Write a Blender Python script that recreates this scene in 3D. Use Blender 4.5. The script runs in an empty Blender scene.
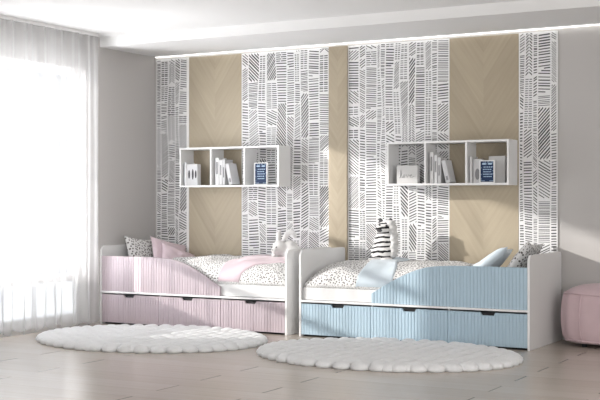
import bpy, bmesh, math, random
from mathutils import Vector, Matrix, noise
S = bpy.context.scene
C = S.collection
PI = math.pi

# ------------------------------------------------------------------ camera
cam = bpy.data.objects.new('camera', bpy.data.cameras.new('camera'))
C.objects.link(cam)
cam.location = (6.5551, -8.9514, 1.0671)
cam.rotation_euler = (PI/2, 0, 0.51)
cam.data.sensor_width = 36
cam.data.lens = 70.22
cam.data.shift_y = 0.0041
cam.data.clip_end = 200
S.camera = cam

# ------------------------------------------------------------------ world, sun, daylight, added fill
W = bpy.data.worlds.new('world'); S.world = W; W.use_nodes = True
bg = W.node_tree.nodes['Background']
bg.inputs[0].default_value = (0.93, 0.96, 1.0, 1)
bg.inputs[1].default_value = 1.0

SUN_DIR = Vector((1.0, 0.55, -0.315)).normalized()
sl = bpy.data.lights.new('sun', 'SUN'); sl.energy = 9.0; sl.angle = math.radians(1.2); sl.color = (1, 0.96, 0.91)
so = bpy.data.objects.new('sun', sl); C.objects.link(so)
so.rotation_euler = SUN_DIR.to_track_quat('-Z', 'Y').to_euler(); so.location = (-4, -5, 4)

R_ = math.radians
def area(name, loc, rot, sx, sy, energy, col):
    l = bpy.data.lights.new(name, 'AREA'); l.shape = 'RECTANGLE'; l.size = sx; l.size_y = sy; l.energy = energy; l.color = col
    o = bpy.data.objects.new(name, l); C.objects.link(o); o.location = loc; o.rotation_euler = rot
    return o
# skylight through the long side window
wd = area('window_daylight', (-0.42, -1.85, 1.2), (0, -PI/2-0.20, 0), 2.1, 1.6, 22, (0.96, 0.98, 1.0))
wd.data.spread = R_(120)
# daylight thrown back up by the sunlit ground outside
gb = area('ground_daylight', (-1.35, -2.2, 0.05), (0, 0, 0), 1.6, 3.0, 480, (0.99, 0.99, 1.0))
gb.rotation_euler = Vector((1.0, 0.05, 0.75)).to_track_quat('-Z', 'X').to_euler()
# the brighter part of the sky, on the sun's side of the window
sk = area('sky_daylight', (-1.9, -3.9, 1.75), (0, 0, 0), 2.4, 2.4, 290, (0.97, 0.98, 1.0))
sk.rotation_euler = Vector((1.85, 2.15, -0.45)).to_track_quat('-Z', 'Y').to_euler()
area('rear_fill', (4.0, -11.6, 1.40), (PI/2, 0, 0), 7.0, 2.1, 65, (1.0, 0.98, 0.96))  # added fill lamp behind the camera, no real source there
area('side_fill', (7.9, -6.0, 1.40), (0, PI/2, 0), 2.0, 5.0, 140, (1.0, 0.98, 0.96))  # added fill lamp from the right, in front of a solid wall

S.view_settings.view_transform = 'Standard'
S.view_settings.look = 'None'
S.view_settings.gamma = 1
S.view_settings.use_curve_mapping = False
S.view_settings.exposure = 0.07

# ------------------------------------------------------------------ materials
def mat(name, col, rough=0.5, spec=0.3, **kw):
    m = bpy.data.materials.new(name); m.use_nodes = True
    b = m.node_tree.nodes['Principled BSDF']
    b.inputs['Base Color'].default_value = (*col, 1)
    b.inputs['Roughness'].default_value = rough
    b.inputs['Specular IOR Level'].default_value = spec
    for k, v in kw.items():
        b.inputs[k.replace('_', ' ')].default_value = v
    return m
def nd(m, t, **kw):
    n = m.node_tree.nodes.new(t)
    for k, v in kw.items(): setattr(n, k, v)
    return n
def lk(m, a, b): m.node_tree.links.new(a, b)
def bsdf(m): return m.node_tree.nodes['Principled BSDF']
def mth(m, op, a, b=None, c=None):
    n = nd(m, 'ShaderNodeMath', operation=op)
    for i, v in enumerate((a, b, c)):
        if v is None: continue
        if isinstance(v, (int, float)): n.inputs[i].default_value = v
        else: lk(m, v, n.inputs[i])
    return n.outputs[0]
def mixc(m, fac, a, b):
    n = nd(m, 'ShaderNodeMix', data_type='RGBA')
    if isinstance(fac, (int, float)): n.inputs[0].default_value = fac
    else: lk(m, fac, n.inputs[0])
    for i, v in ((6, a), (7, b)):
        if isinstance(v, tuple): n.inputs[i].default_value = (*v, 1)
        else: lk(m, v, n.inputs[i])
    return n.outputs[2]
def noise_tex(m, scale, detail=3, vec=None, rough=0.5):
    n = nd(m, 'ShaderNodeTexNoise'); n.inputs['Scale'].default_value = scale; n.inputs['Detail'].default_value = detail
    n.inputs['Roughness'].default_value = rough
    if vec is None: vec = nd(m, 'ShaderNodeTexCoord').outputs['Object']
    lk(m, vec, n.inputs['Vector'])
    return n.outputs[0]
def bump(m, h, strength=0.2, dist=0.01):
    b = nd(m, 'ShaderNodeBump'); b.inputs['Strength'].default_value = strength; b.inputs['Distance'].default_value = dist
    lk(m, h, b.inputs['Height']); lk(m, b.outputs[0], bsdf(m).inputs['Normal'])
def vary(m, col, scale, amt, detail=3):
    f = noise_tex(m, scale, detail)
    c = mixc(m, f, tuple(x*(1-amt) for x in col), tuple(min(1, x*(1+amt)) for x in col))
    lk(m, c, bsdf(m).inputs['Base Color'])

M = {}
M['white'] = mat('white_laminate', (0.80, 0.80, 0.80), 0.42)
M['ceiling'] = mat('ceiling_paint', (0.80, 0.80, 0.80), 0.9, 0.1)
M['grey_wall'] = mat('grey_wall_paint', (0.50, 0.485, 0.475), 0.85, 0.15); bump(M['grey_wall'], noise_tex(M['grey_wall'], 90), 0.08, 0.002)
M['room_white'] = mat('plain_white_paint', (0.72, 0.72, 0.72), 0.9, 0.1)
M['black'] = mat('black_plastic_and_shade', (0.012, 0.012, 0.014), 0.5)  # also used for the shade painted into the drawer notches
M['pink'] = mat('pink_lacquer', (0.485, 0.415, 0.450), 0.45)
M['blue'] = mat('blue_lacquer', (0.42, 0.545, 0.635), 0.45)
def fabric(name, col, scale=220, amt=0.06, sheen=0.2):
    m = mat(name, col, 0.9, 0.1, Sheen_Weight=sheen)
    vary(m, col, 14, amt)
    bump(m, noise_tex(m, scale, 2), 0.15, 0.002)
    return m
M['pink_fabric'] = fabric('pink_cotton', (0.66, 0.54, 0.585))
M['blue_fabric'] = fabric('pale_blue_cotton', (0.60, 0.68, 0.74))
M['pouf'] = fabric('pink_pouf_fabric', (0.62, 0.475, 0.505))
M['mattress'] = fabric('white_mattress_ticking', (0.73, 0.73, 0.73))
M['plush_white'] = fabric('white_plush', (0.62, 0.615, 0.61), 120, 0.05, 0.4)
M['rug'] = fabric('white_pile', (0.80, 0.81, 0.82), 150, 0.03, 0.3)
bump(M['rug'], noise_tex(M['rug'], 130, 4), 0.5, 0.01)

def dots(name, base, dot, scale, r0=0.17, r1=0.24):
    m = mat(name, base, 0.9, 0.1)
    tc = nd(m, 'ShaderNodeTexCoord').outputs['UV']
    v = nd(m, 'ShaderNodeTexVoronoi', voronoi_dimensions='2D'); v.inputs['Scale'].default_value = scale; v.inputs['Randomness'].default_value = 0.75
    mp = nd(m, 'ShaderNodeMapping'); mp.inputs['Scale'].default_value = (1, 0.8, 1); mp.inputs['Rotation'].default_value = (0, 0, 0.5)
    lk(m, tc, mp.inputs[0]); lk(m, mp.outputs[0], v.inputs['Vector'])
    r = nd(m, 'ShaderNodeMapRange'); r.inputs[1].default_value = r0; r.inputs[2].default_value = r1
    lk(m, v.outputs['Distance'], r.inputs[0])
    lk(m, mixc(m, r.outputs[0], dot, base), bsdf(m).inputs['Base Color'])
    return m
M['dots'] = dots('white_cotton_with_dark_dots', (0.73, 0.725, 0.72), (0.10, 0.09, 0.09), 44, 0.21, 0.31)

# wood veneer with a wide V grain
def veneer(name, xc):
    m = mat(name, (0.6, 0.5, 0.4), 0.5)
    sx = nd(m, 'ShaderNodeSeparateXYZ'); lk(m, nd(m, 'ShaderNodeTexCoord').outputs['Object'], sx.inputs[0])
    ax = mth(m, 'ABSOLUTE', mth(m, 'SUBTRACT', sx.outputs[0], xc))
    u = mth(m, 'SUBTRACT', mth(m, 'MULTIPLY', sx.outputs[2], 0.55), mth(m, 'MULTIPLY', ax, 0.83))
    w = mth(m, 'ADD', mth(m, 'MULTIPLY', sx.outputs[2], 0.83), mth(m, 'MULTIPLY', ax, 0.55))
    cv = nd(m, 'ShaderNodeCombineXYZ'); lk(m, mth(m, 'MULTIPLY', u, 40.0), cv.inputs[0]); lk(m, mth(m, 'MULTIPLY', w, 2.2), cv.inputs[1])
    n1 = noise_tex(m, 1.0, 4, cv.outputs[0])
    cw = nd(m, 'ShaderNodeCombineXYZ'); lk(m, mth(m, 'FLOOR', mth(m, 'MULTIPLY', u, 8.0)), cw.inputs[0]); lk(m, mth(m, 'SIGN', mth(m, 'SUBTRACT', sx.outputs[0], xc)), cw.inputs[1])
    wn = nd(m, 'ShaderNodeTexWhiteNoise', noise_dimensions='2D'); lk(m, cw.outputs[0], wn.inputs[0])
    f = mth(m, 'ADD', mth(m, 'MULTIPLY', n1, 0.75), mth(m, 'MULTIPLY', wn.outputs[0], 0.28))
    lk(m, mixc(m, f, (0.325, 0.275, 0.20), (0.475, 0.41, 0.31)), bsdf(m).inputs['Base Color'])
    return m
M['paper'] = mat('wallpaper_white', (0.78, 0.78, 0.785), 0.8, 0.1)
M['ink'] = mat('wallpaper_grey_ink', (0.10, 0.10, 0.105), 0.8, 0.1)
M['bright_trim'] = mat('white_trim', (0.85, 0.85, 0.84), 0.4)

# floor boards: along X, 1.655 m long, 0.2225 m wide, offset every other row
fl = mat('pale_wood_boards', (0.5, 0.43, 0.37), 0.25, 0.65)
sx = nd(fl, 'ShaderNodeSeparateXYZ'); lk(fl, nd(fl, 'ShaderNodeTexCoord').outputs['Object'], sx.inputs[0])
ry = mth(fl, 'DIVIDE', mth(fl, 'ADD', sx.outputs[1], 22.25+3.335-0.0), 0.2225)
row = mth(fl, 'FLOOR', ry)
par = mth(fl, 'FLOORED_MODULO', row, 2.0)
jx = mth(fl, 'DIVIDE', mth(fl, 'SUBTRACT', mth(fl, 'SUBTRACT', sx.outputs[0], 2.605-1.655*6), mth(fl, 'MULTIPLY', mth(fl, 'SUBTRACT', 1.0, par), 0.565)), 1.655)
if True:
    jf = mth(fl, 'FRACT', jx); jd = mth(fl, 'MULTIPLY', mth(fl, 'MINIMUM', jf, mth(fl, 'SUBTRACT', 1.0, jf)), 1.655)
    jm = nd(fl, 'ShaderNodeMapRange'); jm.inputs[1].default_value = 0.0035; jm.inputs[2].default_value = 0.008; jm.inputs[3].default_value = 1; jm.inputs[4].default_value = 0
    lk(fl, jd, jm.inputs[0])
    rf = mth(fl, 'FRACT', ry); rd = mth(fl, 'MULTIPLY', mth(fl, 'MINIMUM', rf, mth(fl, 'SUBTRACT', 1.0, rf)), 0.2225)
    rm = nd(fl, 'ShaderNodeMapRange'); rm.inputs[1].default_value = 0.001; rm.inputs[2].default_value = 0.004; rm.inputs[3].default_value = 0.36; rm.inputs[4].default_value = 0
    lk(fl, rd, rm.inputs[0])
    cw = nd(fl, 'ShaderNodeCombineXYZ'); lk(fl, mth(fl, 'FLOOR', jx), cw.inputs[0]); lk(fl, row, cw.inputs[1])
    wn = nd(fl, 'ShaderNodeTexWhiteNoise', noise_dimensions='2D'); lk(fl, cw.outputs[0], wn.inputs[0])
    cv = nd(fl, 'ShaderNodeCombineXYZ'); lk(fl, mth(fl, 'ADD', mth(fl, 'MULTIPLY', sx.outputs[0], 1.6), mth(fl, 'MULTIPLY', wn.outputs[0], 37.0)), cv.inputs[0]); lk(fl, mth(fl, 'MULTIPLY', sx.outputs[1], 30.0), cv.inputs[1])
    g = noise_tex(fl, 1.0, 5, cv.outputs[0])
    f = mth(fl, 'ADD', mth(fl, 'MULTIPLY', g, 0.6), mth(fl, 'MULTIPLY', wn.outputs[0], 0.3))
    c = mixc(fl, f, (0.425, 0.37, 0.32), (0.57, 0.51, 0.45))
    c = mixc(fl, mth(fl, 'MAXIMUM', mth(fl, 'MULTIPLY', jm.outputs[0], 0.75), rm.outputs[0]), c, (0.12, 0.10, 0.085))
    lk(fl, c, bsdf(fl).inputs['Base Color'])
    bump(fl, mth(fl, 'SUBTRACT', mth(fl, 'MULTIPLY', g, 0.15), mth(fl, 'MAXIMUM', jm.outputs[0], mth(fl, 'MULTIPLY', rm.outputs[0], 4.0))), 0.25, 0.004)
M['floor'] = fl

# sheer curtain and window pane
m = bpy.data.materials.new('sheer_voile'); m.use_nodes = True; nt = m.node_tree; nt.nodes.clear()
out = nd(m, 'ShaderNodeOutputMaterial'); tr = nd(m, 'ShaderNodeBsdfTransparent'); tl = nd(m, 'ShaderNodeBsdfTranslucent'); df = nd(m, 'ShaderNodeBsdfDiffuse')
tl.inputs[0].default_value = (0.20, 0.20, 0.203, 1); df.inputs[0].default_value = (0.9, 0.9, 0.9, 1)
lw = nd(m, 'ShaderNodeLayerWeight'); lw.inputs[0].default_value = 0.45
m1 = nd(m, 'ShaderNodeMixShader'); m1.inputs[0].default_value = 0.5; lk(m, tl.outputs[0], m1.inputs[1]); lk(m, df.outputs[0], m1.inputs[2])
m2 = nd(m, 'ShaderNodeMixShader'); lk(m, mth(m, 'ADD', mth(m, 'MULTIPLY', lw.outputs[1], 0.55), 0.45), m2.inputs[0]); lk(m, tr.outputs[0], m2.inputs[1]); lk(m, m1.outputs[0], m2.inputs[2])
lk(m, m2.outputs[0], out.inputs[0]); M['voile'] = m
m = bpy.data.materials.new('window_glass'); m.use_nodes = True; nt = m.node_tree; nt.nodes.clear()
out = nd(m, 'ShaderNodeOutputMaterial'); tr = nd(m, 'ShaderNodeBsdfTransparent'); gl = nd(m, 'ShaderNodeBsdfGlossy'); gl.inputs['Roughness'].default_value = 0.02
mx = nd(m, 'ShaderNodeMixShader'); mx.inputs[0].default_value = 0.05; lk(m, tr.outputs[0], mx.inputs[1]); lk(m, gl.outputs[0], mx.inputs[2]); lk(m, mx.outputs[0], out.inputs[0]); M['glass'] = m
m = bpy.data.materials.new('frosted_glass'); m.use_nodes = True; m.node_tree.nodes.clear()
out = nd(m, 'ShaderNodeOutputMaterial'); tl = nd(m, 'ShaderNodeBsdfTranslucent'); tl.inputs[0].default_value = (0.30, 0.305, 0.31, 1); lk(m, tl.outputs[0], out.inputs[0]); M['frosted'] = m
m = mat('led_diffuser', (1, 1, 1)); bsdf(m).inputs['Emission Color'].default_value = (1, 0.98, 0.94, 1); bsdf(m).inputs['Emission Strength'].default_value = 1.9; M['led'] = m
# zebra coat: horizontal black bands wandering a little
m = fabric('zebra_stripe_plush', (0.80, 0.79, 0.78), 120, 0.05, 0.3)
sx = nd(m, 'ShaderNodeSeparateXYZ'); tc = nd(m, 'ShaderNodeTexCoord').outputs['Object']; lk(m, tc, sx.inputs[0])
ph = mth(m, 'ADD', mth(m, 'MULTIPLY', sx.outputs[2], 24.0), mth(m, 'ADD', mth(m, 'MULTIPLY', noise_tex(m, 14, 2), 1.1), mth(m, 'MULTIPLY', sx.outputs[0], -3.0)))
st = nd(m, 'ShaderNodeMapRange'); st.inputs[1].default_value = 0.36; st.inputs[2].default_value = 0.44; st.inputs[3].default_value = 1; st.inputs[4].default_value = 0
lk(m, mth(m, 'FRACT', ph), st.inputs[0])
lk(m, mixc(m, st.outputs[0], (0.80, 0.79, 0.78), (0.02, 0.02, 0.022)), bsdf(m).inputs['Base Color']); M['zebra'] = m
M['book_white'] = mat('white_book_cover', (0.74, 0.74, 0.75), 0.55)
M['book_grey'] = mat('grey_book_cover', (0.42, 0.43, 0.45), 0.55)
M['book_light'] = mat('light_grey_book_cover', (0.60, 0.60, 0.61), 0.55)
M['pages'] = mat('book_pages', (0.70, 0.68, 0.64), 0.9)
M['dark_print'] = mat('dark_grey_print', (0.06, 0.06, 0.065), 0.7)
M['grey_print'] = mat('grey_print', (0.25, 0.25, 0.26), 0.7)
M['navy'] = mat('navy_print', (0.014, 0.034, 0.09), 0.5)
M['pale_print'] = mat('pale_blue_print', (0.42, 0.56, 0.72), 0.6)
M['canvas'] = mat('pale_grey_canvas', (0.56, 0.555, 0.55), 0.8)

# ------------------------------------------------------------------ mesh helpers
def obj(name, verts, faces, mats, parent=None, smooth=False, midx=None, uvs=None, fix=True):
    me = bpy.data.meshes.new(name)
    me.from_pydata([tuple(v) for v in verts], [], faces)
    for mm in (mats if isinstance(mats, (list, tuple)) else [mats]): me.materials.append(mm)
    if midx:
        for p, i in zip(me.polygons, midx): p.material_index = i
    if uvs:
        ul = me.uv_layers.new(name='UVMap')
        for l in me.loops: ul.data[l.index].uv = uvs[l.vertex_index]
    if fix:
        bm = bmesh.new(); bm.from_mesh(me); bmesh.ops.recalc_face_normals(bm, faces=bm.faces); bm.to_mesh(me); bm.free()
    if smooth:
        for p in me.polygons: p.use_smooth = True
    o = bpy.data.objects.new(name, me); C.objects.link(o)
    if parent: o.parent = parent
    return o
class MB:
    def __init__(s): s.v = []; s.f = []; s.mi = []
    def add(s, v, f, mi=0):
        n = len(s.v); s.v += [Vector(x) for x in v]; s.f += [tuple(i+n for i in q) for q in f]; s.mi += [mi]*len(f)
    def box(s, x0, x1, y0, y1, z0, z1, mi=0):
        s.add([(x, y, z) for x in (x0, x1) for y in (y0, y1) for z in (z0, z1)],
              [(0, 1, 3, 2), (4, 6, 7, 5), (0, 4, 5, 1), (2, 3, 7, 6), (0, 2, 6, 4), (1, 5, 7, 3)], mi)
    def prism(s, poly, axis, a, b, mi=0):     # poly: 2-D loop, extruded along axis from a to b
        n = len(poly)
        def p3(p, t): return {0: (t, p[0], p[1]), 1: (p[0], t, p[1]), 2: (p[0], p[1], t)}[axis]
        s.add([p3(p, a) for p in poly]+[p3(p, b) for p in poly],
              [tuple(range(n)), tuple(range(2*n-1, n-1, -1))]+[(i, (i+1) % n, n+(i+1) % n, n+i) for i in range(n)], mi)
    def ellipsoid(s, c, r, rot=None, nu=20, nv=12, mi=0):
        R = rot or Matrix.Identity(3); c = Vector(c); v = []; f = []
        v.append(c+R@Vector((0, 0, r[2])))
        for j in range(1, nv):
            t = PI*j/nv
            for i in range(nu):
                a = 2*PI*i/nu; v.append(c+R@Vector((r[0]*math.sin(t)*math.cos(a), r[1]*math.sin(t)*math.sin(a), r[2]*math.cos(t))))
        v.append(c+R@Vector((0, 0, -r[2]))); L = len(v)-1
        for i in range(nu): f.append((0, 1+i, 1+(i+1) % nu)); f.append((L, L-nu+(i+1) % nu, L-nu+i))
        for j in range(nv-2):
            for i in range(nu):
                a = 1+j*nu+i; b = 1+j*nu+(i+1) % nu; f.append((a, a+nu, b+nu, b))
        s.add(v, f, mi)
    def tube(s, pts, r, n=8, mi=0):
        pts = [Vector(p) for p in pts]; rr = r if isinstance(r, (list, tuple)) else [r]*len(pts); v = []; f = []
        for k, p in enumerate(pts):
            d = (pts[min(k+1, len(pts)-1)]-pts[max(k-1, 0)]).normalized()
            a = d.orthogonal().normalized() if k == 0 else (a-d*a.dot(d)).normalized()
            b = d.cross(a)
            for i in range(n):
                t = 2*PI*i/n; v.append(p+a*rr[k]*math.cos(t)+b*rr[k]*math.sin(t))
        for k in range(len(pts)-1):
            for i in range(n): f.append((k*n+i, k*n+(i+1) % n, (k+1)*n+(i+1) % n, (k+1)*n+i))
        f.append(tuple(range(n-1, -1, -1))); f.append(tuple(range((len(pts)-1)*n, len(pts)*n)))
        s.add(v, f, mi)
    def build(s, name, mats, parent=None, smooth=False, bevel=0, segs=2):
        o = obj(name, s.v, s.f, mats, parent, smooth, s.mi)
        if bevel:
            b = o.modifiers.new('bevel', 'BEVEL'); b.width = bevel; b.segments = segs; b.limit_method = 'ANGLE'
        return o
def box(name, x0, x1, y0, y1, z0, z1, m, parent=None, bevel=0):
    b = MB(); b.box(x0, x1, y0, y1, z0, z1); return b.build(name, m, parent, bevel=bevel)
def struct(o): o['kind'] = 'structure'; return o
def tag(o, label, cat, group=None):
    o['label'] = label; o['category'] = cat
    if group: o['group'] = group
    return o
def thing(name, label, cat, loc, group=None, rot=(0, 0, 0)):
    o = bpy.data.objects.new(name, None); C.objects.link(o); o.location = loc; o.rotation_euler = rot; o.empty_display_size = 0.1
    return tag(o, label, cat, group)
def arc(cx, cz, r, a0, a1, n=8):
    return [(cx+r*math.cos(a0+(a1-a0)*i/n), cz+r*math.sin(a0+(a1-a0)*i/n)) for i in range(n+1)]

# ------------------------------------------------------------------ room
ZS, ZC = 2.437, 2.522            # soffit underside, main ceiling
XL = -0.022                      # left wall face
struct(box('floor', XL-0.25, 8.2, -12.2, 0.2, -0.06, 0, M['floor']))
struct(box('wall_back', XL-0.25, 8.2, 0, 0.2, 0, ZC+0.1, M['grey_wall']))
struct(box('ceiling', XL-0.25, 8.2, -12.2, 0, ZC, ZC+0.1, M['ceiling']))
struct(box('wall_right', 8.0, 8.2, -12.2, 0, 0, ZC, M['room_white']))
# left wall with a long window opening
WY0, WY1, WZ0, WZ1 = -2.62, -1.00, 0.05, 2.215
w = MB()
w.box(XL-0.2, XL, WY1, 0, 0, ZC); w.box(XL-0.2, XL, -12.2, WY0, 0, ZC)
w.box(XL-0.2, XL, WY0, WY1, 0, WZ0); w.box(XL-0.2, XL, WY0, WY1, WZ1, ZC)
struct(w.build('wall_left', M['grey_wall']))
win = bpy.data.objects.new('window_1', None); C.objects.link(win); win.location = (XL-0.1, (WY0+WY1)/2, WZ0); win['kind'] = 'structure'
lx = lambda y: y-(WY0+WY1)/2
fr = MB(); a, b_, t = lx(WY0), lx(WY1), 0.05; H = WZ1-WZ0
fr.box(-.03, .03, a, b_, 0, t); fr.box(-.03, .03, a, b_, H-t, H); fr.box(-.03, .03, a, a+t, t, H-t); fr.box(-.03, .03, b_-t, b_, t, H-t)
ys = [a+t, b_-t]
for z in (0.42, 0.81, 1.36): fr.box(-.025, .025, ys[0], ys[1], z-WZ0-.03, z-WZ0+.03)
fr.build('frame', M['white'], win)
zl = 0.42-WZ0
box('pane', -.004, .004, ys[0], ys[1], zl+.03, H-t, M['glass'], win)
box('frosted_pane', -.004, .004, ys[0], ys[1], t, zl-.03, M['frosted'], win)['label'] = 'frosted lower pane'
# dropped soffit over the beds
struct(box('trim_1', XL, 8.0, -0.81, -0.035, ZS, ZC, M['ceiling']))

# ------------------------------------------------------------------ wall covering
random.seed(7)
def wallpaper(name, x0, x1, seed):
    rnd = random.Random(seed)
    z0, z1, yf = 0.0, ZS-0.03, -0.008
    b = MB(); b.box(x0, x1, yf, 0, z0, z1, 0)
    cols = []; x = x0+0.004
    while x < x1-0.03:
        wd = rnd.choice((0.04, 0.05, 0.06, 0.07, 0.08, 0.09, 0.105))
        if x+wd > x1-0.035: wd = x1-0.004-x
        cols.append((x, x+wd)); x += wd
    ph = [rnd.uniform(0, 6.28) for _ in range(len(cols)+1)]
    fq = [rnd.uniform(3, 9) for _ in ph]; am = [rnd.choice((0.002, 0.005, 0.010)) for _ in ph]
    am[0] = am[-1] = 0.0
    def edge(k, z):
        xx = cols[k][0] if k < len(cols) else cols[-1][1]
        return xx+am[k]*math.sin(fq[k]*z+ph[k])
    yy = yf-0.0006
    def stroke(xa, za, xb, zb, th):
        zc = lambda q: min(max(q, z0+0.005), z1-0.003)
        n = len(b.v)
        b.v += [Vector((xa, yy, zc(za-th/2))), Vector((xb, yy, zc(zb-th/2))), Vector((xb, yy, zc(zb+th/2))), Vector((xa, yy, zc(za+th/2)))]
        b.f.append((n, n+1, n+2, n+3)); b.mi.append(1)
    for k, (ca, cb) in enumerate(cols):
        wd = cb-ca; z = z0+rnd.uniform(0, 0.1)
        while z < z1-0.02:
            h = rnd.uniform(0.08, 0.42); ze = min(z+h, z1-0.005)
            style = rnd.choice(('flat', 'flat', 'flat', 'up', 'down', 'up', 'down', 'steep', 'chev', 'dense', 'dash', 'brick'))
            if wd < 0.052: style = rnd.choice(('flat', 'up', 'down', 'dense', 'flat'))
            gap = 0.006
            sp = {'dense': 0.0145, 'dash': 0.019, 'brick': 0.018}.get(style, rnd.uniform(0.018, 0.025))
            th = sp*rnd.uniform(0.36, 0.47)
            sl = {'flat': rnd.uniform(-.12, .12), 'dense': rnd.uniform(-.1, .1), 'up': rnd.uniform(.4, .8), 'down': -rnd.uniform(.4, .8), 'steep': rnd.choice((-1, 1))*rnd.uniform(.9, 1.3)}.get(style, 0.0)
            if style in ('steep',): sp *= 1.35; th = sp*0.58
            dmax = abs(sl*wd)/2 if sl else 0
            zz = z+0.008-dmax
            cut = rnd.uniform(.4, .6)
            r_ = 0
            while zz < ze-0.004+dmax:
                dz = sl*wd
                L = edge(k, zz)+gap; R = edge(k+1, zz)-gap
                jt = rnd.uniform(-.003, .003)
                t2 = th*rnd.uniform(.8, 1.15)
                if style == 'chev':
                    mid = L+(R-L)*.5
                    stroke(L, zz, mid-.003, zz+wd*.32, t2); stroke(mid+.003, zz+wd*.32, R, zz, t2)
                elif style == 'dash':
                    n_ = max(2, int(wd/0.035))
                    for q in range(n_):
                        a_ = L+(R-L)*q/n_; c_ = L+(R-L)*(q+1)/n_-.008
                        stroke(a_, zz+jt, c_, zz+jt, t2)
                elif style == 'brick':
                    c0 = L+(R-L)*(cut if r_ % 2 else 1-cut)
                    stroke(L, zz, c0-.004, zz, t2); stroke(c0+.004, zz, R, zz, t2)
                else:
                    # clip slanted strokes at the ends of their patch
                    za, zb, xa, xb = zz-max(0, -0)*0, zz+dz, L, R
                    if dz > 0:
                        za, zb = zz-dz/2, zz+dz/2
                    elif dz < 0:
                        za, zb = zz-dz/2, zz+dz/2
                    if dz:
                        lo, hi = z+.004, ze-.004
                        if max(za, zb) < lo+.002 or min(za, zb) > hi-.002:
                            zz += sp; r_ += 1; continue
                        def at(zq): return xa+(xb-xa)*(zq-za)/(zb-za)
                        if min(za, zb) < lo:
                            if za < lo: nx = at(lo); xa, za_n = nx, lo; xa0 = xa; za = za_n
                            elif zb < lo: nx = at(lo); xb, zb = nx, lo
                        if max(za, zb) > hi:
                            if za > hi: nx = xa+(xb-xa)*(hi-za)/(zb-za); xa, za = nx, hi
                            elif zb > hi: nx = xa+(xb-xa)*(hi-za)/(zb-za); xb, zb = nx, hi
                    if xb-xa > .008: stroke(xa, za+jt, xb, zb+jt, t2)
                zz += sp; r_ += 1
            z = ze+0.009
    o = obj(name, b.v, b.f, [M['paper'], M['ink']], midx=b.mi, fix=False)
    bm = bmesh.new(); bm.from_mesh(o.data)
    for f in bm.faces:
        if f.material_index == 1 and f.normal.y > 0: f.normal_flip()
    bx = [f for f in bm.faces if f.material_index == 0]; bmesh.ops.recalc_face_normals(bm, faces=bx)
    bm.to_mesh(o.data); bm.free()
    return struct(o)
wallpaper('trim_2', 0.006, 0.358, 3)
wallpaper('trim_3', 0.950, 1.845, 11)
wallpaper('trim_4', 2.022, 2.952, 23)
wallpaper('trim_5', 3.540, 3.854, 31)
def panel(name, x0, x1, d):
    return struct(box(name, x0, x1, -d, 0, 0, ZS-0.03, veneer(name+'_veneer', (x0+x1)/2), bevel=0.002))
panel('trim_6', 0.378, 0.9495, 0.010)
panel('trim_7', 1.8455, 2.0215, 0.028)
panel('trim_8', 2.9525, 3.5395, 0.010)
struct(box('trim_9', 0.3585, 0.3775, -0.014, 0, 0, ZS-0.03, M['bright_trim']))
# lit strip where the wall meets the soffit
led = thing('led_strip', 'thin glowing light strip along the top of the back wall', 'light', (4, -0.02, ZS-0.012))
box('aluminium_channel', -4+.005, 3.99, -0.012, 0.018, 0.006, 0.012, M['white'], led)
box('diffuser', -4+.006, 3.98, -0.010, 0.016, 0.0, 0.0055, M['led'], led)

# ------------------------------------------------------------------ sheer curtain
random.seed(4)
ct = thing('sheer_curtain', 'floor-length sheer white pleated curtain hanging over the window on the left', 'curtain', (0.1, -3.2, 0.02))
ys = []; y = -5.6
v = []; f = []; NY = 400; NZ = 26
freqs = [(2*PI/0.19, .016, 0.4), (2*PI/0.113, .013, 1.9), (2*PI/0.31, .013, 2.7), (2*PI/0.071, .006, 0.3)]
for i in range(NY+1):
    y = -3.2+(2.215)*i/NY
    for j in range(NZ+1):
        tz = j/NZ; z = 0.0+(ZC-0.045)*tz
        amp = 1.0-0.45*tz
        wy = y+0.02*math.sin(1.7*tz+y*9)*(1-tz)
        x = sum(a_*amp*math.sin(q*wy+p+0.5*math.sin(y*5)) for q, a_, p in freqs)
        x += (1-tz)**6*0.03*math.sin(y*31)
        # the free edge tapers a little towards the hem
        yy = y-0.0*(1-tz)
        zz = z+(0.016*math.sin(y*37)+.008*math.sin(y*83) if j == 0 else 0)+0.018*(1-tz)
        v.append((x, yy+3.2, zz))
for i in range(NY):
    for j in range(NZ):
        a_ = i*(NZ+1)+j; f.append((a_, a_+1, a_+NZ+2, a_+NZ+1))
obj('drape', v, f, M['voile'], ct, smooth=True, fix=False)
box('curtain_track', -.012, .012, 0.0, 2.21, ZC-0.045, ZC-0.0205, M['white'], ct)

# ------------------------------------------------------------------ beds
BL, BD, BH = 1.90, 0.81, 0.687
MZ = 0.392          # top of the mattress
T = 0.018
PITCH = 0.0268
def gtop(s):                       # height of the curved guard at distance s from the head end
    P = [(0, .597), (.55, .597), (.70, .591), (.80, .579), (.90, .551), (1.0, .510), (1.1, .459), (1.18, .412), (1.262, .366)]
    for k in range(len(P)-1):
        if s <= P[k+1][0]+1e-9:
            (x0, z0), (x1, z1) = P[k], P[k+1]
            m0 = (P[k+1][1]-P[max(k-1, 0)][1])/(P[k+1][0]-P[max(k-1, 0)][0]); k2 = min(k+2, len(P)-1)
            m1 = (P[k2][1]-P[k][1])/(P[k2][0]-P[k][0]); h = x1-x0; t = (s-x0)/h
            return (2*t**3-3*t*t+1)*z0+(t**3-2*t*t+t)*h*m0+(-2*t**3+3*t*t)*z1+(t**3-t*t)*h*m1
    return P[-1][1]
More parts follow.
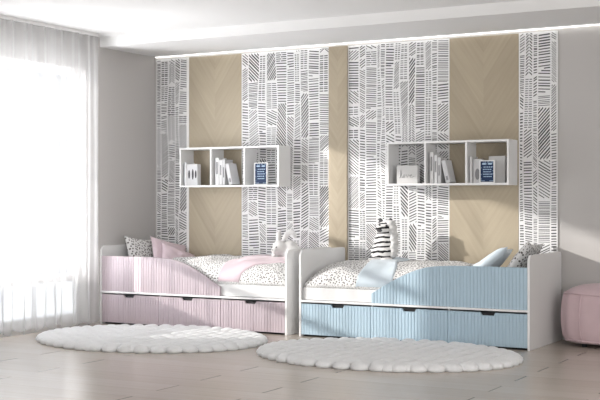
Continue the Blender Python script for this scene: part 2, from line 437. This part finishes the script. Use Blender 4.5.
def fluted(name, x0, x1, bot, top, m, parent, fx, off=(0, 0, 0), notch=None):
    """board whose front is vertical reeding; top(x) gives its upper outline"""
    n = round((x1-x0)/PITCH); p = (x1-x0)/n
    xs = []
    for k in range(n):
        for q, d in ((0, 0), (.10, .72), (.22, .93), (.5, 1), (.78, .93), (.90, .72)): xs.append((x0+(k+q)*p, d))
    xs.append((x1, 0))
    if notch:
        for e in (notch[0], notch[1], notch[2], notch[3]):
            near = min(range(len(xs)), key=lambda i: abs(xs[i][0]-e)); xs[near] = (e, xs[near][1])
    YF, YB = -BD, -BD+0.018
    v = []; f = []
    for x, d in xs:
        yf = YF+0.0045*(1-d); zt = top(x)
        for yy, zz in ((yf, bot), (yf, zt-.002), (yf+.003, zt), (YB, zt), (YB, bot)): v.append((fx(x)-off[0], yy-off[1], zz-off[2]))
    for i in range(len(xs)-1):
        for j in range(5):
            a_, b2 = i*5+j, i*5+(j+1) % 5; f.append((a_, b2, b2+5, a_+5))
    f.append((0, 1, 2, 3, 4)); f.append(tuple((len(xs)-1)*5+j for j in (4, 3, 2, 1, 0)))
    return obj(name, v, f, m, parent)
def sstep(a, b, x):
    t = min(max((x-a)/(b-a), 0), 1); return t*t*(3-2*t)
def bed(x_left, mirror, m, fab, label, words):
    t = thing('storage_bed', label, 'bed', (x_left, 0, 0), "children's storage beds along the back wall")
    fx = (lambda x: BL-x) if mirror else (lambda x: x)      # x measured from the head end
    YB = -0.032
    prof = [(YB, 0)]+[(YB, BH-.03)]+arc(YB-.03, BH-.03, .03, 0, PI/2, 5)[1:]+arc(-BD+.055, BH-.055, .055, PI/2, PI, 8)+[(-BD, 0)]
    for x0, x1 in ((0, T), (BL-T, BL)):
        b = MB(); b.prism(prof, 0, min(fx(x0), fx(x1)), max(fx(x0), fx(x1))); b.build('end_panel', M['white'], t, bevel=.0015)
    box('platform', T, BL-T, -BD-.003, YB-.001, .275, .2915, M['white'], t, bevel=.001)
    box('plinth', T+.002, BL-T-.002, -BD+.05, -BD+.068, 0.0, .03, M['black'], t)
    ca = MB(); ca.box(T, BL-T, -.06, YB-.001, .03, .2745)
    for x in (.632, 1.267): ca.box(fx(x)-.008, fx(x)+.008, -BD+.03, -.061, .03, .2745)
    ca.build('carcass', M['white'], t)
    g = fluted('guard_board', T+.001, 1.262, .292, gtop, m, t, fx)
    g['label'] = words+' reeded guard board with a curved top'
    mt = MB(); mt.box(T+.004, BL-T-.004, -BD+.02, YB-.004, .292, MZ); mt.build('mattress', M['mattress'], t, bevel=.010, segs=3)
    for a_, b_ in ((T+.002, .6305), (.6335, 1.2655), (1.2685, BL-T-.002)):
        c = (a_+b_)/2 if not (a_ > 1) else 1.555
        if a_ < .1: c = .318
        if .6 < a_ < 1: c = .945 if mirror else .93
        n4 = (c-.058, c-.045, c+.045, c+.058)
        def top(x, n4=n4):
            if n4[0] < x < n4[1]: return .262-.022*(x-n4[0])/(n4[1]-n4[0])
            if n4[1] <= x <= n4[2]: return .240
            if n4[2] < x < n4[3]: return .240+.022*(x-n4[2])/(n4[3]-n4[2])
            return .262
        dr = fluted('drawer', a_, b_, .018, top, m, t, fx, notch=n4)
        cx = fx(c)
        b = MB(); b.prism([(cx-.062, .2635), (cx-.047, .236), (cx+.047, .236), (cx+.062, .2635)], 1, -BD+.0185, -BD+.030)
        b.build('pull_notch_shade', M['black'], dr)  # black insert, paints the shade inside the pull notch
        db = MB(); lo, hi = sorted((fx(a_+.012), fx(b_-.012)))
        db.box(lo, hi, -BD+.0305, -.07, .034, .225); db.build('drawer_box', M['room_white'], dr)
    return t, fx
pink_bed, fxp = bed(-0.02, False, M['pink'], M['pink_fabric'], 'pink and white storage bed with three drawers, beside the curtain', 'pink')
blue_bed, fxb = bed(1.9917, True, M['blue'], M['blue_fabric'], 'pale blue and white storage bed with three drawers, beside the pink pouf', 'blue')

# bedding ------------------------------------------------------------
V0, V1 = 0.018, 0.745                # distance behind the front of the bed
def mound(s, w, seed):               # s: distance from the foot end, w: distance from the bed front
    e = min(max((s-.015)/.34, 0), 1); u = math.sqrt(max(0, 1-(1-e)**2.2))
    d = min(max((w-V0)/.33, 0), 1); q = math.sqrt(max(0, 1-(1-d)**2))
    bk = min(max((V1+.02-w)/.12, 0), 1); bq = math.sqrt(max(0, 1-(1-bk)**2))
    h = .200*(u**.9)*(.10+.90*q)*(.55+.45*bq)
    h *= 1-.10*sstep(1.0, 1.35, s)
    n = noise.noise(Vector((s*5+seed, w*5, seed)))*.018+noise.noise(Vector((s*11, w*11+seed, 3)))*.006
    return MZ+.004+h+n*u*q
def sheet(name, parent, fx, lo, hi, off, m, seed, ns=70, nw=36, thick=.012):
    v = []; f = []; uv = []
    for i in range(ns+1):
        for j in range(nw+1):
            w = V0+(V1-V0)*j/nw
            s = lo(w)+(hi(w)-lo(w))*i/ns
            edge = min(1, min(i, ns-i)/3.0)
            z = mound(s, w, seed)+off*math.sqrt(edge)
            v.append((fx(BL-s), -BD+w+.005-(off*.6 if j == 0 else 0), z-(.012 if off and j == 0 else 0))); uv.append((s, w*1.15+z*.9))
    N = len(v)
    for i in range(ns+1):
        for j in range(nw+1):
            w = V0+(V1-V0)*j/nw; s = lo(w)+(hi(w)-lo(w))*i/ns
            z = MZ+.0005 if not off else mound(s, w, seed)-.003; v.append((fx(BL-s), -BD+w+.005, z)); uv.append((s, w))
    st = nw+1
    for i in range(ns):
        for j in range(nw):
            a_ = i*st+j; f.append((a_, a_+1, a_+st+1, a_+st)); f.append((N+a_, N+a_+st, N+a_+st+1, N+a_+1))
    for i in range(ns):
        a_ = i*st; f.append((a_, a_+st, N+a_+st, N+a_)); a_ = i*st+nw; f.append((a_, N+a_, N+a_+st, a_+st))
    for j in range(nw):
        a_ = j; f.append((a_, N+a_, N+a_+1, a_+1)); a_ = ns*st+j; f.append((a_, a_+1, N+a_+1, N+a_))
    return obj(name, v, f, m, parent, smooth=True, uvs=uv)
def bedding(bx, fx, fab, lab1, seed, band, fold, gname):
    d = thing('duvet', lab1, 'duvet', (bx, 0, 0), gname)
    sheet('dotted_cover', d, fx, lambda w: .035, lambda w: 1.30, 0, M['dots'], seed)
    lo, hi = band
    b = sheet('folded_band', d, fx, lo, hi, .010, fab, seed, 46, 36, .004)
    return d
pink_duvet = bedding(-0.02, fxp, M['pink_fabric'], 'white dotted duvet with a wide pink band on the pink bed', 2.0,
        (lambda w: .475-.09*sstep(0, .12, w)-.31*sstep(.08, .34, w), lambda w: .67+.02*math.sin(w*9)+.06*sstep(.3, .7, w)), None, 'dotted duvets')
blue_duvet = bedding(1.9917, fxb, M['blue_fabric'], 'white dotted duvet with a pale blue band on the blue bed', 5.0,
        (lambda w: .49-.05*sstep(.1, .6, w)+.015*math.sin(w*9), lambda w: .80-.14*sstep(.05, .5, w)), None, 'dotted duvets')

def cushion(name, label, loc, rot, w, h, t, m, piping=None, seed=1, group=None, flange=0):
    n = 22; v = []; f = []; uv = []
    root = tag(obj_placeholder(name, loc, rot), label, 'pillow', group)
    for side in (1, -1):
        for i in range(n+1):
            for j in range(n+1):
                a_, b_ = 2*i/n-1, 2*j/n-1
                x = w/2*a_*(1-.06*(1-abs(b_)**2)*0-.13*(1-b_*b_)*(abs(a_)**3)); z = h/2*b_*(1-.13*(1-a_*a_)*(abs(b_)**3))
                e = max(0, (1-abs(a_)**2.6))*max(0, (1-abs(b_)**2.6))
                y = side*t/2*(e**.55)
                y += .010*e*noise.noise(Vector((a_*2.3+seed, b_*2.3, side*2)))*2
                v.append((x, y, z)); uv.append((x, z))
    s_ = n+1; N = s_*s_
    for i in range(n):
        for j in range(n):
            a_ = i*s_+j; f.append((a_, a_+1, a_+s_+1, a_+s_)); f.append((N+a_, N+a_+s_, N+a_+s_+1, N+a_+1))
    me_v = v
    o = obj(name+'_tmp', me_v, f, m, None, smooth=True, uvs=uv, fix=True)
    bm = bmesh.new(); bm.from_mesh(o.data); bmesh.ops.remove_doubles(bm, verts=bm.verts, dist=.0008); bmesh.ops.recalc_face_normals(bm, faces=bm.faces); bm.to_mesh(o.data); bm.free()
    root.data = o.data; bpy.data.objects.remove(o)
    return root
def obj_placeholder(name, loc, rot):
    o = bpy.data.objects.new(name, bpy.data.meshes.new(name)); C.objects.link(o); o.location = loc; o.rotation_euler = rot
    return o
R = math.radians
cushion('pillow', 'dotted white pillow leaning at the head of the pink bed', (0.125, -0.36, .575), (R(-17), R(5), R(86)), .46, .37, .10, M['dots'], seed=1, group='pillows on the beds')
cushion('pillow', 'pink pillow leaning against the dotted pillow on the pink bed', (0.325, -0.24, .565), (R(-30), R(14), R(66)), .40, .37, .10, M['pink_fabric'], seed=4, group='pillows on the beds')
cushion('pillow', 'front pink pillow, lying lowest and nearest the duvet on the pink bed', (0.435, -0.28, .530), (R(-40), R(22), R(54)), .35, .34, .10, M['pink_fabric'], seed=8, group='pillows on the beds')
cushion('pillow', 'dotted white pillow at the head of the blue bed', (3.66, -0.34, .58), (R(-34), R(-3), R(-84)), .56, .45, .11, M['dots'], seed=3, group='pillows on the beds')
cushion('pillow', 'pale blue pillow leaning on the dotted pillow of the blue bed', (3.40, -0.36, .575), (R(-52), R(-4), R(-76)), .50, .47, .11, M['blue_fabric'], seed=6, group='pillows on the beds')

# ------------------------------------------------------------------ soft toys
def plush(o, vox=0.007, it=6):
    r = o.modifiers.new('remesh', 'REMESH'); r.mode = 'VOXEL'; r.voxel_size = vox; r.use_smooth_shade = True
    s_ = o.modifiers.new('smooth', 'SMOOTH'); s_.iterations = it; s_.factor = .5
    return o
def rx(ax, ang): return Matrix.Rotation(R(ang), 3, ax)
rb = thing('rabbit_toy', 'white plush rabbit with drooping ear sitting at the foot of the pink bed', 'soft toy', (1.568, -0.30, .600))
b = MB()
b.ellipsoid((.060, 0, .045), (.10, .08, .075)); b.ellipsoid((.05, 0, .095), (.072, .06, .052))
b.ellipsoid((-.025, -.05, .080), (.066, .058, .064)); b.ellipsoid((-.040, -.10, .062), (.034, .03, .028))
b.ellipsoid((-.06, -.04, .01), (.04, .06, .03)); b.ellipsoid((.09, -.06, .01), (.045, .07, .03))
plush(b.build('body', M['plush_white'], rb, True))
b = MB(); b.tube([(-.042, -.03, .125), (-.052, -.02, .16), (-.050, -.015, .20), (-.038, -.012, .235)], [.013, .022, .023, .009], 12); plush(b.build('ear', M['plush_white'], rb, True), .006, 4)
b = MB(); b.tube([(-.004, -.035, .125), (.020, -.035, .172), (.055, -.040, .212), (.095, -.050, .222), (.128, -.060, .200), (.138, -.065, .165)], [.013, .022, .025, .024, .022, .010], 12); plush(b.build('ear', M['plush_white'], rb, True), .006, 4)
for x in (-.065, -.022):
    b = MB(); b.ellipsoid((x, -.108, .088), (.006, .005, .007), nu=10, nv=6); b.build('eye', M['dark_print'], rb, True)
b = MB(); b.ellipsoid((-.047, -.130, .066), (.007, .005, .005), nu=10, nv=6); b.build('nose', M['grey_print'], rb, True)

zb = thing('zebra_toy', 'black and white striped plush zebra standing upright on the blue bed', 'soft toy', (2.475, -0.24, .60))
zb.scale = (1.36, 1.15, 0.93)
b = MB()
b.ellipsoid((-.01, 0, .06), (.078, .062, .09)); b.ellipsoid((-.005, 0, .15), (.062, .052, .10)); b.ellipsoid((.008, 0, .235), (.055, .046, .075))
b.ellipsoid((.012, -.01, .29), (.052, .045, .05)); b.ellipsoid((.000, -.055, .268), (.034, .045, .032), rx('Z', -8))
b.ellipsoid((-.05, -.05, .0), (.035, .055, .028)); b.ellipsoid((.04, -.06, .0), (.035, .055, .028))
plush(b.build('body', M['zebra'], zb, True))
b = MB()
for k in range(9):
    q = k/8; b.ellipsoid((.060+.010*math.sin(q*PI)-.006*q+.006*(k % 2), -.004-.016*q, .04+.28*q), (.026, .034, .028), nu=12, nv=8)
b.ellipsoid((.03, -.02, .335), (.022, .02, .02), nu=12, nv=8)
plush(b.build('mane', M['plush_white'], zb, True), .006, 3)
for x, a_ in ((-.018, -14), (.040, 16)):
    b = MB(); b.ellipsoid((x, -.012, .338), (.014, .009, .028), rx('Y', a_), 12, 8); e = b.build('ear', M['dark_print'], zb, True); e['label'] = 'black ear'
for x, y in ((-.008, -.058), (.035, -.052)):
    b = MB(); b.ellipsoid((x, y, .30), (.008, .006, .010), nu=10, nv=6); b.build('eye', M['dark_print'], zb, True)
b = MB(); b.ellipsoid((.004, -.094, .258), (.018, .010, .014), nu=12, nv=8); n_ = b.build('nose', M['dark_print'], zb, True); n_['label'] = 'black nose'

# ------------------------------------------------------------------ wall shelves and what is on them
SY, SB, ST, SL, SD = -0.012, 1.205, 1.561, 1.0437, 0.206
def shelf(x, label):
    t = thing('wall_shelf', label, 'shelf', (x, SY, SB), 'white three-cell wall shelves')
    h = ST-SB; k = .016
    box('bottom_board', 0, SL, -SD, 0, 0, k, M['white'], t, .001); box('top_board', 0, SL, -SD, 0, h-k, h, M['white'], t, .001)
    box('side_panel', 0, k, -SD, 0, k, h-k, M['white'], t, .001); box('side_panel', SL-k, SL, -SD, 0, k, h-k, M['white'], t, .001)
    for q in (.338, .690): box('divider', q-k/2, q+k/2, -SD+.001, 0, k, h-k, M['white'], t, .001)
    return t
SH1, SH2 = 0.4166, 2.4865
shelf(SH1, 'white three-cell wall shelf above the pink bed')
shelf(SH2, 'white three-cell wall shelf above the blue bed')
ZB = SB+.0162
def book(x, y, w, d, h, m, label, lean=0, group='books on the wall shelves', rz=0, mark=None):
    """upright book: spine faces the room; w thickness, d depth, h height; (x, y) = left end of the spine"""
    t = thing('book', label, 'book', (x, y, ZB), group, (0, R(lean), R(rz)))
    c = MB(); k = .003
    c.box(0, k, 0, d, 0, h); c.box(w-k, w, 0, d, 0, h); c.box(k, w-k, 0, k, 0, h); c.build('cover', m, t)
    box('pages', k+.0003, w-k-.0003, k+.0003, d-.004, .003, h-.004, M['pages'], t)
    if mark:
        mk = MB(); mk.box(w*.25, w*.75, -.0006, -.0001, h*mark[0], h*mark[1]); mk.build('spine_title', M['grey_print'], t)
    return t
YFR = SY-SD+.03
# left shelf
book(SH1+.030, YFR, .014, .13, .205, M['book_grey'], 'dark thin book at the left end of the shelf above the pink bed')
book(SH1+.046, YFR-.005, .012, .13, .208, M['book_white'], 'thin white book beside the patterned box above the pink bed')
def slab(x, y, w, d, h, m, name, label, cat, group=None, rz=0):
    t = thing(name, label, cat, (x, y, ZB), group, (0, 0, R(rz))); box('cover', 0, w, 0, d, 0, h, m, t, .0015); return t
g = slab(SH1+.058, YFR, .118, .055, .192, M['book_light'], 'patterned_box', 'light grey box with dark oval marks in the left cell above the pink bed', 'box')
b = MB()
for cx, hh in ((.028, .05), (.068, .06), (.100, .045)):
    b.prism([(cx+.010*math.cos(q*PI/8), .10+hh*.8*math.sin(q*PI/8)) for q in range(16)], 1, -.0012, -.0002)
b.build('printed_marks', M['dark_print'], g)
X2 = SH1+.338+.012
book(X2+.020, YFR, .034, .13, .245, M['book_white'], 'tallest white book in the middle cell above the pink bed', mark=(.4, .85))
book(X2+.062, YFR, .026, .13, .225, M['book_white'], 'white book second from left in the middle cell above the pink bed', mark=(.4, .8))
book(X2+.094, YFR, .026, .13, .228, M['book_light'], 'pale grey book with title beside the leaning one above the pink bed', mark=(.3, .7))
book(X2+.168, YFR-.004, .036, .13, .192, M['book_light'], 'leaning grey book in the middle cell above the pink bed', lean=-13, mark=(.12, .3))
# right shelf
X2 = SH2+.338+.012
book(X2+.018, YFR, .030, .13, .252, M['book_white'], 'tallest white book in the middle cell above the blue bed', mark=(.4, .85))
book(X2+.058, YFR, .022, .13, .225, M['book_white'], 'white book second from left in the middle cell above the blue bed', mark=(.4, .8))
book(X2+.086, YFR, .026, .13, .208, M['book_light'], 'pale grey book with title beside the leaning one above the blue bed', mark=(.3, .7))
book(X2+.160, YFR-.004, .036, .13, .185, M['book_light'], 'leaning grey book in the middle cell above the blue bed', lean=-13, mark=(.12, .3))
X3 = SH2+.690+.010
book(X3+.012, YFR-.005, .016, .13, .21, M['book_white'], 'thin white book left of the grey patterned one above the blue bed')
g = slab(X3+.036, YFR+.01, .070, .04, .19, M['book_light'], 'book', 'face-out grey book behind the navy framed print above the blue bed', 'book', 'books on the wall shelves')
b = MB(); b.prism([(.035+.02*math.cos(q*PI/8), .07+.045*math.sin(q*PI/8)) for q in range(16)], 1, -.0012, -.0002); b.build('printed_mark', M['grey_print'], g)
slab(X3+.150, YFR+.05, .135, .04, .212, M['canvas'], 'storage_box', 'plain pale grey box behind the navy framed print above the blue bed', 'box')

def framed(x, y, w, h, label):
    t = thing('framed_print', label, 'picture', (x, y, ZB), 'navy framed prints', (0, 0, 0))
    k = .008
    fr = MB(); fr.box(0, w, 0, .022, 0, k); fr.box(0, w, 0, .022, h-k, h); fr.box(0, k, 0, .022, k, h-k); fr.box(w-k, w, 0, .022, k, h-k); fr.build('frame', M['white'], t)
    box('backing', k, w-k, .010, .020, k, h-k, M['room_white'], t)
    b = MB(); b.box(k, w-k, .006, .0098, k, h-k, 0)
    rnd = random.Random(5); yy0, yy1 = .0052, .0058
    iw = w-2*k
    for q in range(26):      # specks round the border
        a_ = rnd.choice((0, 1)); u = rnd.uniform(.04, .96)
        if a_: cx, cz = (k+.006 if rnd.random() < .5 else w-k-.006), k+u*(h-2*k)
        else: cx, cz = k+u*iw, (k+.008 if rnd.random() < .6 else h-k-.006)
        b.box(cx-.0025, cx+.0025, yy0, yy1, cz-.0025, cz+.0025, 1)
    pr = b.build('print', [M['navy'], M['pale_print']], t)
    for sx_ in (-1, 1):      # two pale leaf-like shapes on top
        cx = w/2+sx_*iw*.22; lf = MB(); lf.prism([(cx+.020*math.cos(q*PI/7), h*.84+.007*math.sin(q*PI/7)) for q in range(14)], 1, yy0, yy1); lf.build('printed_leaf', M['pale_print'], pr)
    for r_ in range(5):      # rows of hand lettered words, only legible as strokes
        z = h*(.70-.105*r_); xx = k+iw*.18+rnd.uniform(0, .01)
        ln = MB()
        while xx < w-k-iw*.2:
            l_ = rnd.uniform(.006, .014); ln.box(xx, min(xx+l_, w-k-.012), yy0, yy1, z-.0035, z+.0035); xx += l_+.004
        ln.build('printed_line', M['pale_print'], pr)
    return t
framed(SH1+.690+.085, YFR+.0, .132, .195, 'navy print in a white frame on the shelf above the pink bed')
framed(X3+.098, YFR-.02, .125, .178, 'navy print in a white frame on the shelf above the blue bed')
# sign with a handwritten word
sg = thing('word_sign', 'pale grey block sign with the handwritten word love', 'sign', (SH2+.075, YFR, ZB))
box('block', 0, .185, 0, .05, 0, .150, M['canvas'], sg, .003)
pts = [(0, 0), (.10, .08), (.16, .30), (.10, .42), (.06, .25), (.10, .02), (.18, .02), (.26, .16), (.34, .16), (.29, .02), (.23, .05), (.27, .18), (.37, .15), (.42, .17), (.47, .02), (.54, .17), (.62, .11), (.73, .12), (.71, .19), (.64, .14), (.64, .04), (.73, .01), (.86, .10)]
b = MB(); b.tube([(.022+.155*x, -.0012, .045+.155*z) for x, z in pts], .0018, 6); b.build('lettering', M['grey_print'], sg)

# ------------------------------------------------------------------ round rugs
def rug(cx, cy, rx_, ry_, label, seed):
    rnd = random.Random(seed); b = MB(); n = 48
    b.prism([((rx_-.05)*math.cos(2*PI*i/n), (ry_-.05)*math.sin(2*PI*i/n)) for i in range(n)], 2, 0.001, .020)
    px, py = .104, .135; rows = int(2*rx_/px)+2
    for i in range(-rows, rows+1):
        for j in range(-rows, rows+1):
            x = i*px; y = (j+(.5 if i % 2 else 0))*py
            if math.hypot(x/(rx_-.07), y/(ry_-.08)) > 1: continue
            b.ellipsoid((x, y, .012), (.066*rnd.uniform(.95, 1.06), .094*rnd.uniform(.95, 1.06), .039*rnd.uniform(.93, 1.07)), nu=14, nv=8)
    m_ = int(PI*(rx_+ry_-.1)/.112)
    for q in range(m_):
        a_ = 2*PI*q/m_; b.ellipsoid(((rx_-.06)*math.cos(a_), (ry_-.06)*math.sin(a_), .014), (.064, .062, .036), rx('Z', math.degrees(a_)), 14, 8)
    for vv in b.v: vv.z = max(vv.z, .001)
    o = b.build('round_rug', M['rug'], None, True); o.location = (cx, cy, 0)
    return tag(o, label, 'rug', 'round white puffy rugs')
rug(1.12, -1.60, .945, .765, 'round white puffy rug on the floor before the pink bed', 1)
rug(3.115, -1.575, .95, .735, 'round white puffy rug on the floor before the blue bed', 2)

# ------------------------------------------------------------------ pouf
pf = thing('pouf', 'soft pink fabric pouf on the floor against the grey wall', 'pouf', (4.315, -0.265, 0))
def se(a_, e): c, s_ = math.cos(a_), math.sin(a_); return (math.copysign(abs(c)**e, c), math.copysign(abs(s_)**e, s_))
rings = [(.0, .022), (.55, .022), (.80, .026), (.90, .045), (.965, .085), (1.0, .16), (1.005, .24), (.99, .32), (.955, .375), (.93, .395), (.905, .408), (.80, .432), (.6, .452), (.3, .464), (0.0, .468)]
v = []; f = []; n = 64
for k, (rr, z) in enumerate(rings):
    for i in range(n):
        a_ = 2*PI*i/n; c, s_ = se(a_, .72)
        pl = .006*math.sin(a_*13)*(1 if .05 < z < .40 else .5)*min(1, rr)
        v.append((.335*c*rr+pl*c, .235*s_*rr+pl*s_, z+.004*math.sin(a_*5)*rr*(z > .1)))
for k in range(len(rings)-1):
    for i in range(n): f.append((k*n+i, k*n+(i+1) % n, (k+1)*n+(i+1) % n, (k+1)*n+i))
o = obj('cushion_body', v, f, M['pouf'], pf, True)
o.modifiers.new('sub', 'SUBSURF').render_levels = 1
b = MB()
for rr, z in ((.936, .395), (.91, .05)):
    b.tube([(.335*rr*se(2*PI*i/64, .72)[0], .235*rr*se(2*PI*i/64, .72)[1], z+.004*math.sin(2*PI*i/64*5)*rr) for i in range(65)], .008, 6)
for q in (20, 70, 110, 160, 200, 250, 290, 340):
    c, s_ = se(R(q), .72); b.tube([(.335*c*rr, .235*s_*rr, z) for rr, z in rings[3:10]], .006, 6)
b.build('seam_piping', M['pouf'], pf, True)
for x in (-.15, .15):
    for y in (-.1, .1):
        b = MB(); b.prism([(x+.02*math.cos(q*PI/6), y+.02*math.sin(q*PI/6)) for q in range(12)], 2, 0, .023); b.build('foot', M['black'], pf)
